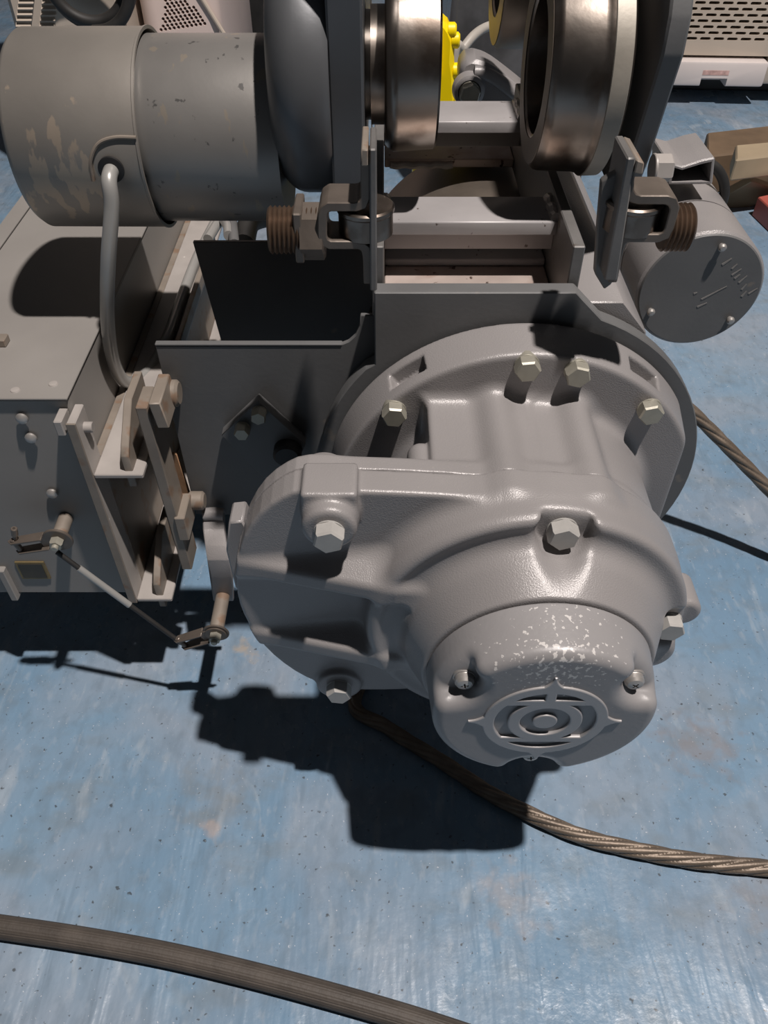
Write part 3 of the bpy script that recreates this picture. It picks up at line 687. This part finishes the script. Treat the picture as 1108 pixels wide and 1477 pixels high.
# long vertical flat bar with lugs
def vbar(px0, px1, w_, name, mat, par, y0=.45, dep=.010):
    a, b = PY(*px0, y0), PY(*px1, y0)
    m = MB(); m.prism([Vector((a.x - w_ / 2, y0, a.z)), Vector((a.x + w_ / 2, y0, a.z)), Vector((b.x + w_ / 2, y0, b.z)), Vector((b.x - w_ / 2, y0, b.z))], (0, dep, 0), .0008); return m.build(name, mat, par)
arm = vbar((203, 588), (270, 822), .0085, 'flat_bar', 'tan_metal', hoist, .45, .026)
vbar((222, 582), (236, 618), .0085, 'bar_lug', 'tan_metal', arm, .448, .036)
vbar((258, 748), (266, 780), .0085, 'bar_lug', 'tan_metal', arm, .448, .030)
vbar((241, 655), (268, 735), .016, 'rusty_strip', 'rust_metal', arm, .492, .003)
p = PY(240, 567, .48); m = MB(); m.cyl((p.x - .002, p.y, p.z), (p.x + .010, p.y, p.z), .010, 28, .002); m.build('boss', 'tan_metal', arm)
p = PY(282, 722, .48); m = MB(); m.cyl((p.x - .006, p.y, p.z), (p.x + .008, p.y, p.z), .008, 28, .002); m.build('boss', 'tan_metal', arm)

# --- brake release lever on the gear casing
def P3(u, v, y): return PY(u, v, y)
m = MB(); m.prism([P3(u, v, .366) for u, v in ((330, 754), (350, 752), (360, 770), (360, 850), (340, 850), (326, 795))], (0, .020, 0), .0012); lugp = m.build('casing_lug', 'cast_grey', hoist)
m = MB(); m.strap([Vector((x, y, z)) for x, y, z in (tuple(P3(293, 740, .484)), tuple(P3(294, 765, .474)), tuple(P3(297, 788, .458)), tuple(P3(300, 806, .450)), tuple(P3(305, 830, .452)), tuple(P3(308, 864, .458)))], (.0185, 0, 0), .005, .0008)
lev = m.build('brake_lever', 'cast_grey', hoist)
m = MB(); a, b = P3(291, 742, .482), P3(326, 742, .482); m.tube([a + Vector((.002, 0, 0)), (a + b) / 2 + Vector((0, 0, .001)), b - Vector((.002, 0, 0))], .0056, 14, 6); m.build('weld_bead', 'cast_grey', lev)
p = P3(321, 862, .452); q = P3(313, 902, .43); dv = (q - p).normalized(); dv = Vector((-.02, -1, -.06)).normalized()
q = p + dv * .036
m = MB(); m.cyl(p - dv * .004, q, .0062, 28); pin = m.build('lever_pin', 'tan_metal', lev)
m = MB(); m.cyl(q, q + dv * .002, .0115, 32); m.cyl(q + dv * .002, q + dv * .0035, .0095, 32); m.build('washer', 'brown_steel', lev)
m = MB(); m.hexa(q + dv * .0035, dv, .0095, .006, ph=.2); m.cyl(q + dv * .009, q + dv * .0125, .0028, 16); m.build('lock_nut', 'zinc_bolt', lev)
def clevis(c, d, parent):
    # c eye centre, d direction towards the cable
    d = Vector(d).normalized(); n = dv; s = d.cross(n).normalized(); m = MB()
    for sg in (-.0052, .0052):
        o = s * sg
        m.prism([c + o + n * .0045, c + o + d * .026 + n * .004, c + o + d * .030, c + o + d * .026 - n * .004, c + o - n * .0045], s * .0016 * (1 if sg > 0 else -1), .0003)
    m.box(-.007, .007, -.0045, .0045, -.0012, .0012, .0003, Matrix((s, d, n)).transposed(), (0, 0, 0))
    bmv = m.bm.verts
    m.bm.verts.ensure_lookup_table()
    for v in m.bm.verts[-24:]: v.co = v.co + c
    m.cyl(c + d * .025 - s * .008, c + d * .025 + s * .008, .0024, 14)
    return m.build('clevis', 'brown_steel', parent)
L1 = q + dv * .001
pb = PY(88, 768, YB - .014)                                               # pin on the control box
m = MB(); pbase = Vector((pb.x, YB + .002, pb.z + .001)); pe = pbase + dv * .022
m.cyl(pbase, pe, .0058, 24); bp = m.build('box_pin', 'tan_metal', cbox)
m = MB(); m.cyl(pe, pe + dv * .0025, .0118, 32); m.build('washer', 'brown_steel', cbox)
m = MB(); m.hexa(pe + dv * .0025, dv, .0095, .006, ph=.2); m.cyl(pe + dv * .008, pe + dv * .0115, .0028, 16); m.build('lock_nut', 'zinc_bolt', cbox)
L2 = pe + dv * .001
cdir = (PY(262, 925, q.y) - PY(312, 910, q.y)).normalized()
clevis(L1 + cdir * .010, cdir, lev)
c2 = (PY(45, 778, pe.y) - PY(82, 772, pe.y)).normalized()
clevis(L2 + c2 * .010, c2, cbox)
m = MB(); e0 = L2 + c2 * .036; m.cyl(e0 + Vector((0, 0, 0)), PY(20, 762, e0.y), .0017, 12); m.cyl(e0 + (PY(20, 762, e0.y) - e0) * .6, PY(20, 762, e0.y), .0026, 12); m.build('adjuster_screw', 'brown_steel', cbox)
A = L2 + c2 * .020 + Vector((0, -.003, -.004)); B = L1 + cdir * .034
A = L2 + c2 * .004 + Vector((0, -.002, -.012)); B = L1 + cdir * .036
ln = lambda t: A + (B - A) * t
m = MB(); m.tube([ln(0), ln(.5), ln(1)], .0021, 12, 4)
lc = m.build('link_cable', 'black_rubber', hoist)
m = MB(); m.tube([ln(.16), ln(.56)], .0028, 14, 4, smooth=False); m.build('cable_sleeve', 'conduit', lc)

# ------------------------------------------------------------------ wire rope: from below the drum, round to the right and back up to the drum
rr = .0067
path = [Vector((.05, .58, .02)), Vector((.02, .50, rr))] + [PZ(u, v, rr) for u, v in ((512, 1008), (560, 1050), (640, 1100), (700, 1140), (760, 1172), (830, 1203), (900, 1222), (1000, 1241), (1108, 1252))]
path += [PZ(1230, 1262, rr), Vector((.58, .30, rr)), Vector((.65, .37, rr)), Vector((.66, .46, rr)), Vector((.61, .525, rr)), Vector((.535, .545, rr)), Vector((.475, .560, .035))]
path += [PY(1108, 705, .605), PY(1050, 645, .628), PY(1005, 600, .645), PY(950, 548, .66), PY(905, 505, .67), PY(880, 470, .675)]
m = MB(); m.tube(path, rr, 48, 44, lobes=6, amp=.24, twist=40.)
rope = m.build('wire_rope', 'rope_steel', None, 60)
tag(rope, 'brown oily twisted steel wire rope trailing across the blue floor', 'rope')
# ------------------------------------------------------------------ ribbed rubber cable in front
rr = .0086
path = [PZ(u, v, rr) for u, v in ((-420, 1290), (-180, 1312))] + [PZ(u, v, rr) for u, v in ((0, 1337), (120, 1355), (240, 1377), (360, 1405), (480, 1437), (600, 1472))] + [PZ(720, 1512, rr), PZ(860, 1560, rr), PZ(1050, 1640, rr)]
m = MB(); m.tube(path, rr, 96, 12, lobes=28, amp=.05, twist=0)
tag(m.build('rubber_cable', 'hose_rubber', None, 60), 'thick brown black ribbed rubber cable lying on the floor', 'cable')

# ------------------------------------------------------------------ background
# spot cooler with slotted front
YC = 2.05; sc = empty('spot_cooler', (.96, YC + .2, 0)); tag(sc, 'beige spot cooler with slotted front panel and pull-out drain tank', 'cooler')
ang = math.radians(-3.2); RZ = Matrix.Rotation(ang, 3, 'Z'); piv = Vector((.85, YC, 0))
def rz(p): return piv + RZ @ (Vector(p) - piv)
cx0, cx1, cz0, cz1 = .62, 1.30, .042, .88
def plane_hit(u, v):      # point of the cooler's front plane
    d = ray(u, v); n = RZ @ Vector((0, -1, 0)); t = (piv - CAMP).dot(n) / d.dot(n); p = CAMP + d * t; return piv + RZ.inverted() @ (p - piv)
slots = []
rows = 15
for r_ in range(rows):
    for k in range(18):
        slots.append((.675 + k * .0305 + (.0152 if r_ % 2 else 0), .138 + r_ * .0118))
tank = (plane_hit(975, 84), plane_hit(1096, 122))
m = MB(); m.box(cx0, cx1, YC + .004, YC + .42, cz0, cz1, .012, seg=2)
for v in m.bm.verts: v.co = rz(v.co)
body = m.build('cooler_body', 'beige', sc, 35)
m = MB(); m.box(cx0 + .05, cx1 - .05, YC + .10, YC + .36, 0, cz0 + .001, .004)
for v in m.bm.verts: v.co = rz(v.co)
m.build('cooler_base', 'frame_grey', sc)
cxm = plane_hit(1026, 114).x
tx0, tx1, tz0, tz1 = tank[0].x - .02, tank[1].x, tank[1].z, tank[0].z
k = MB()
for x, z in slots:                                                       # punched slots
    if x > cx1 - .03: continue
    sh = [(x + .0088 + .0031 * math.cos(t), z + .0031 * math.sin(t)) for t in np.linspace(-math.pi / 2, math.pi / 2, 6)] + [(x - .0088 + .0031 * math.cos(t), z + .0031 * math.sin(t)) for t in np.linspace(math.pi / 2, 3 * math.pi / 2, 6)]
    k.prism([rz((a_, YC - .01, b_)) for a_, b_ in sh], RZ @ Vector((0, .07, 0)))
cut(body, k)
k = MB(); k.box(tx0 - .004, tx1 + .004, YC - .01, YC + .07, tz0 - .003, tz1 + .006, 0)
for v in k.bm.verts: v.co = rz(v.co)
cut(body, k)
m = MB(); m.box(tx0, tx1, YC - .022, YC + .060, tz0, tz1, .006, seg=2)
for v in m.bm.verts: v.co = rz(v.co)
tk = m.build('drain_tank', 'tray_white', sc)
k = MB(); k.box(cxm - .030, cxm + .030, YC - .04, YC + .030, tz0 - .01, tz0 + .018, 0)      # grip notch
for v in k.bm.verts: v.co = rz(v.co)
cut(tk, k)
m = MB(); m.box(cxm - .03, cxm + .03, YC - .0226, YC - .02, tz1 - .028, tz1 - .018, 0)
for v in m.bm.verts: v.co = rz(v.co)
m.build('tank_print', 'red_print', tk)

# louvred cabinet, top left
YL = 1.55; cab = empty('louvred_cabinet', (-.95, YL + .2, 0)); tag(cab, 'beige steel cabinet with two columns of pressed louvres', 'cabinet')
c0 = PY(14, 20, YL).x; c1 = PY(176, 20, YL).x
m = MB(); m.box(c0, c1, YL, YL + .4, 0, .92, .008); cbd = m.build('cabinet_body', 'beige', cab)
for cu in (38, 72):
    for r_ in range(10):
        p = PY(cu + (r_ - 4) * .9, 36 - r_ * 8.3, YL); mm = MB()
        mm.prism([p + Vector((-.013, .001, .004)), p + Vector((-.013, -.006, -.0015)), p + Vector((-.013, .001, -.0015))], (.026, 0, 0), .0006); mm.build('louvre', 'beige', cbd)
# black cable coil hung in front of it
coil = []
for t in np.linspace(0, 2.25 * 2 * math.pi, 40):
    rad = .062 + .008 * math.sin(t * .7); c = PY(125, -24, YL - .07); coil.append(c + Vector((rad * math.sin(t), -.02 + .013 * t / 3, -rad * math.cos(t))))
m = MB(); m.tube(coil, .0095, 14, 4); tag(m.build('cable_coil', 'black_rubber', None), 'black rubber cable coiled in front of the louvred cabinet', 'cable')
# perforated machine
YP = 1.62; pm_ = empty('perforated_machine', (-.5, YP + .2, 0)); tag(pm_, 'off-white machine housing with a round-hole perforated side', 'machine')
a0, a1 = PY(203, 30, YP).x, PY(318, 30, YP).x
m = MB(); m.box(a0, a1, YP, YP + .4, 0, .9, .02, seg=2); pb_ = m.build('machine_body', 'beige_white', pm_, 45)
k = MB()
for r_ in range(13):
    for c_ in range(14):
        u = 226 + c_ * 6.3 + (3.1 if r_ % 2 else 0); v = 44 - r_ * 5.2 - c_ * .9
        if u < 232 + (44 - v) * .15 or u > 305 - (44 - v) * .75: continue
        p = PY(u, v, YP); k.prism([p + Vector((.0029 * math.cos(t), -.01, .0029 * math.sin(t))) for t in np.linspace(0, 2 * math.pi, 11)[:10]], (0, .05, 0))
cut(pb_, k, 45)
m = MB(); q0, q1 = PY(293, 0, YP), PY(318, 40, YP); m.tube([q0 + (q0 - q1) * .8 + Vector((0, -.002, 0)), q1 + Vector((0, -.002, 0)) + (q1 - q0) * .4], .004, 10, smooth=False); m.build('panel_crease', 'beige', pb_)
# dark bin behind
m = MB(); a, b = PY(300, 20, 2.1), PY(470, 20, 2.1); m.box(a.x, b.x, 2.1, 2.45, 0, .66, .02, seg=2); m.box(a.x - .01, b.x + .01, 2.09, 2.46, .62, .68, .015, seg=2)
tag(m.build('black_crate', 'black_rubber', None), 'black plastic crate beside the off-white machine', 'crate')

# yellow hook block behind the cross bars
YK = 1.075; hb = empty('hook_block', (.09, YK + .03, 0)); tag(hb, 'bright yellow hook block standing behind the trolley cross bars', 'hook block')
oy = [(600, 20), (632, 27), (645, 34), (652, 45), (657, 60), (655, 90), (658, 110), (659, 150), (640, 156), (600, 156)]
pp = [PY(u, v, YK) for u, v in oy]
base = [Vector((pp[-2].x, YK, .0)), Vector((pp[-1].x, YK, .0))]
m = MB(); m.prism(pp[:-2] + base, (0, .05, 0), .006); yb = m.build('block_body', 'yellow', hb)
m = MB(); m.prism([PY(u, v, YK - .008) for u, v in ((605, 24), (634, 24), (637, 60), (637, 112), (605, 118))], (0, .008, 0), .002); m.build('cheek_plate', 'yellow', hb)
for u, v in ((651, 44), (656, 58), (658, 102), (660, 142)):
    p = PY(u, v, YK + .01); m = MB(); m.cyl(p + Vector((-.006, 0, 0)), p + Vector((.006, 0, 0)), .009, 20, .002); m.build('side_bolt', 'yellow', hb)
# grey cast hanger arm with bolt (far end of the hoist)
YH = .985
arm_px = [(664, 150), (663, 108), (668, 92), (680, 86), (694, 88), (710, 95), (728, 108), (746, 122), (766, 138), (766, 156), (700, 156)]
m = MB(); m.prism([PY(u, v, YH) for u, v in arm_px], (0, .05, 0), .004); ha = m.build('hanger_arm', 'cast_grey', hoist, 40)
m = MB(); m.tube([PY(u, v, YH - .002) for u, v in ((684, 104), (700, 106), (722, 118), (750, 140))], .007, 14, 6); m.build('arm_rib', 'cast_grey', ha)
p = PY(676, 128, YH); m = MB(); m.lathe([(0, .019), (-.012, .017), (-.014, .013), (-.004, .012), (-.004, 0)], p, (0, 1, 0), 32); m.build('bolt_boss', 'cast_grey', ha)
hex_bolt('hex_bolt', p + Vector((0, -.013, 0)), .021, .011, 'zinc_bolt', ha, ph=.3)
# wrapped parcel under clear plastic sheet, top centre
YS = 1.45; a, b = PY(632, 30, YS), PY(790, 30, YS)
bm_ = bmesh.new(); bmesh.ops.create_grid(bm_, x_segments=46, y_segments=46, size=.5)
rs = np.random.RandomState(3); gz = rs.rand(60, 60)
for v in bm_.verts:
    i, j = (v.co.x + .5) * 14, (v.co.y + .5) * 14; i0, j0 = int(i), int(j); fi, fj = i - i0, j - j0
    n_ = gz[i0, j0] * (1 - fi) * (1 - fj) + gz[i0 + 1, j0] * fi * (1 - fj) + gz[i0, j0 + 1] * (1 - fi) * fj + gz[i0 + 1, j0 + 1] * fi * fj
    x = a.x + (v.co.x + .5) * (b.x - a.x + .1); e = min(v.co.x + .5, .5 - v.co.x, v.co.y + .5, .5 - v.co.y)
    v.co = Vector((x, YS + (v.co.y + .5) * .45, max(.02, .40 * min(1, max(0, e) * 9) + .05 * n_)))
m = MB(); m._merge(bm_); m.box(a.x + .03, b.x + .06, YS + .04, YS + .41, 0, .36, .01)
tag(m.build('wrapped_parcel', 'sheet_grey', None, 60), 'dark parcel under a crumpled shiny plastic sheet', 'parcel')
m = MB(); m.tube([Vector((.03, 1.25, .006)), Vector((.06, 1.20, .03)), Vector((.09, 1.18, .15))] + [PY(u, v, y) for u, v, y in ((655, 86, 1.17), (668, 70, 1.18), (685, 50, 1.2), (705, 38, 1.25), (740, 30, 1.35))], .006, 12, 8); pass
tag(m.build('power_cord', 'white_cord', None), 'pale cord curving up behind the yellow hook block', 'cord')

# timber and cardboard at the right
def slab(px, z0, z1, name, mat, label, cat, bev=.003):
    base_ = [PZ(u, v, z0) for u, v in px]; m = MB(); m.prism(base_, (0, 0, z1 - z0), bev); return tag(m.build(name, mat, None), label, cat)
slab([(1005, 282), (1200, 258), (1200, 222), (1005, 246)], 0, .075, 'timber_block', 'wood', 'dark brown timber block lying behind the round motor', 'timber')
slab([(1052, 262), (1200, 244), (1200, 226), (1052, 240)], .0765, .115, 'timber_block', 'cardboard', 'paler timber offcut lying on the dark timber block', 'timber')
q = [PZ(1028, 300, 0), PZ(1078, 296, 0), PZ(1130, 272, 0), PZ(1110, 246, .075), PZ(1065, 262, .07)]
m = MB(); m.prism([Vector((p.x, p.y, p.z)) for p in (PZ(1030, 302, .0), PZ(1080, 298, .0), PZ(1125, 284, .0), PZ(1125, 276, .03), PZ(1085, 262, .055), PZ(1050, 282, .02))], (.0, .02, .004), .002)
tag(m.build('cardboard_piece', 'cardboard', None), 'folded tan cardboard piece leaning on the timber block', 'cardboard')
m = MB(); m.prism([PZ(u, v, 0) for u, v in ((1084, 311), (1130, 356), (1230, 330), (1170, 292))], (0, 0, .036), .002)
rb_ = m.build('red_box', 'red_paint', None); tag(rb_, 'red box at the edge of the scene beside the round motor', 'box')
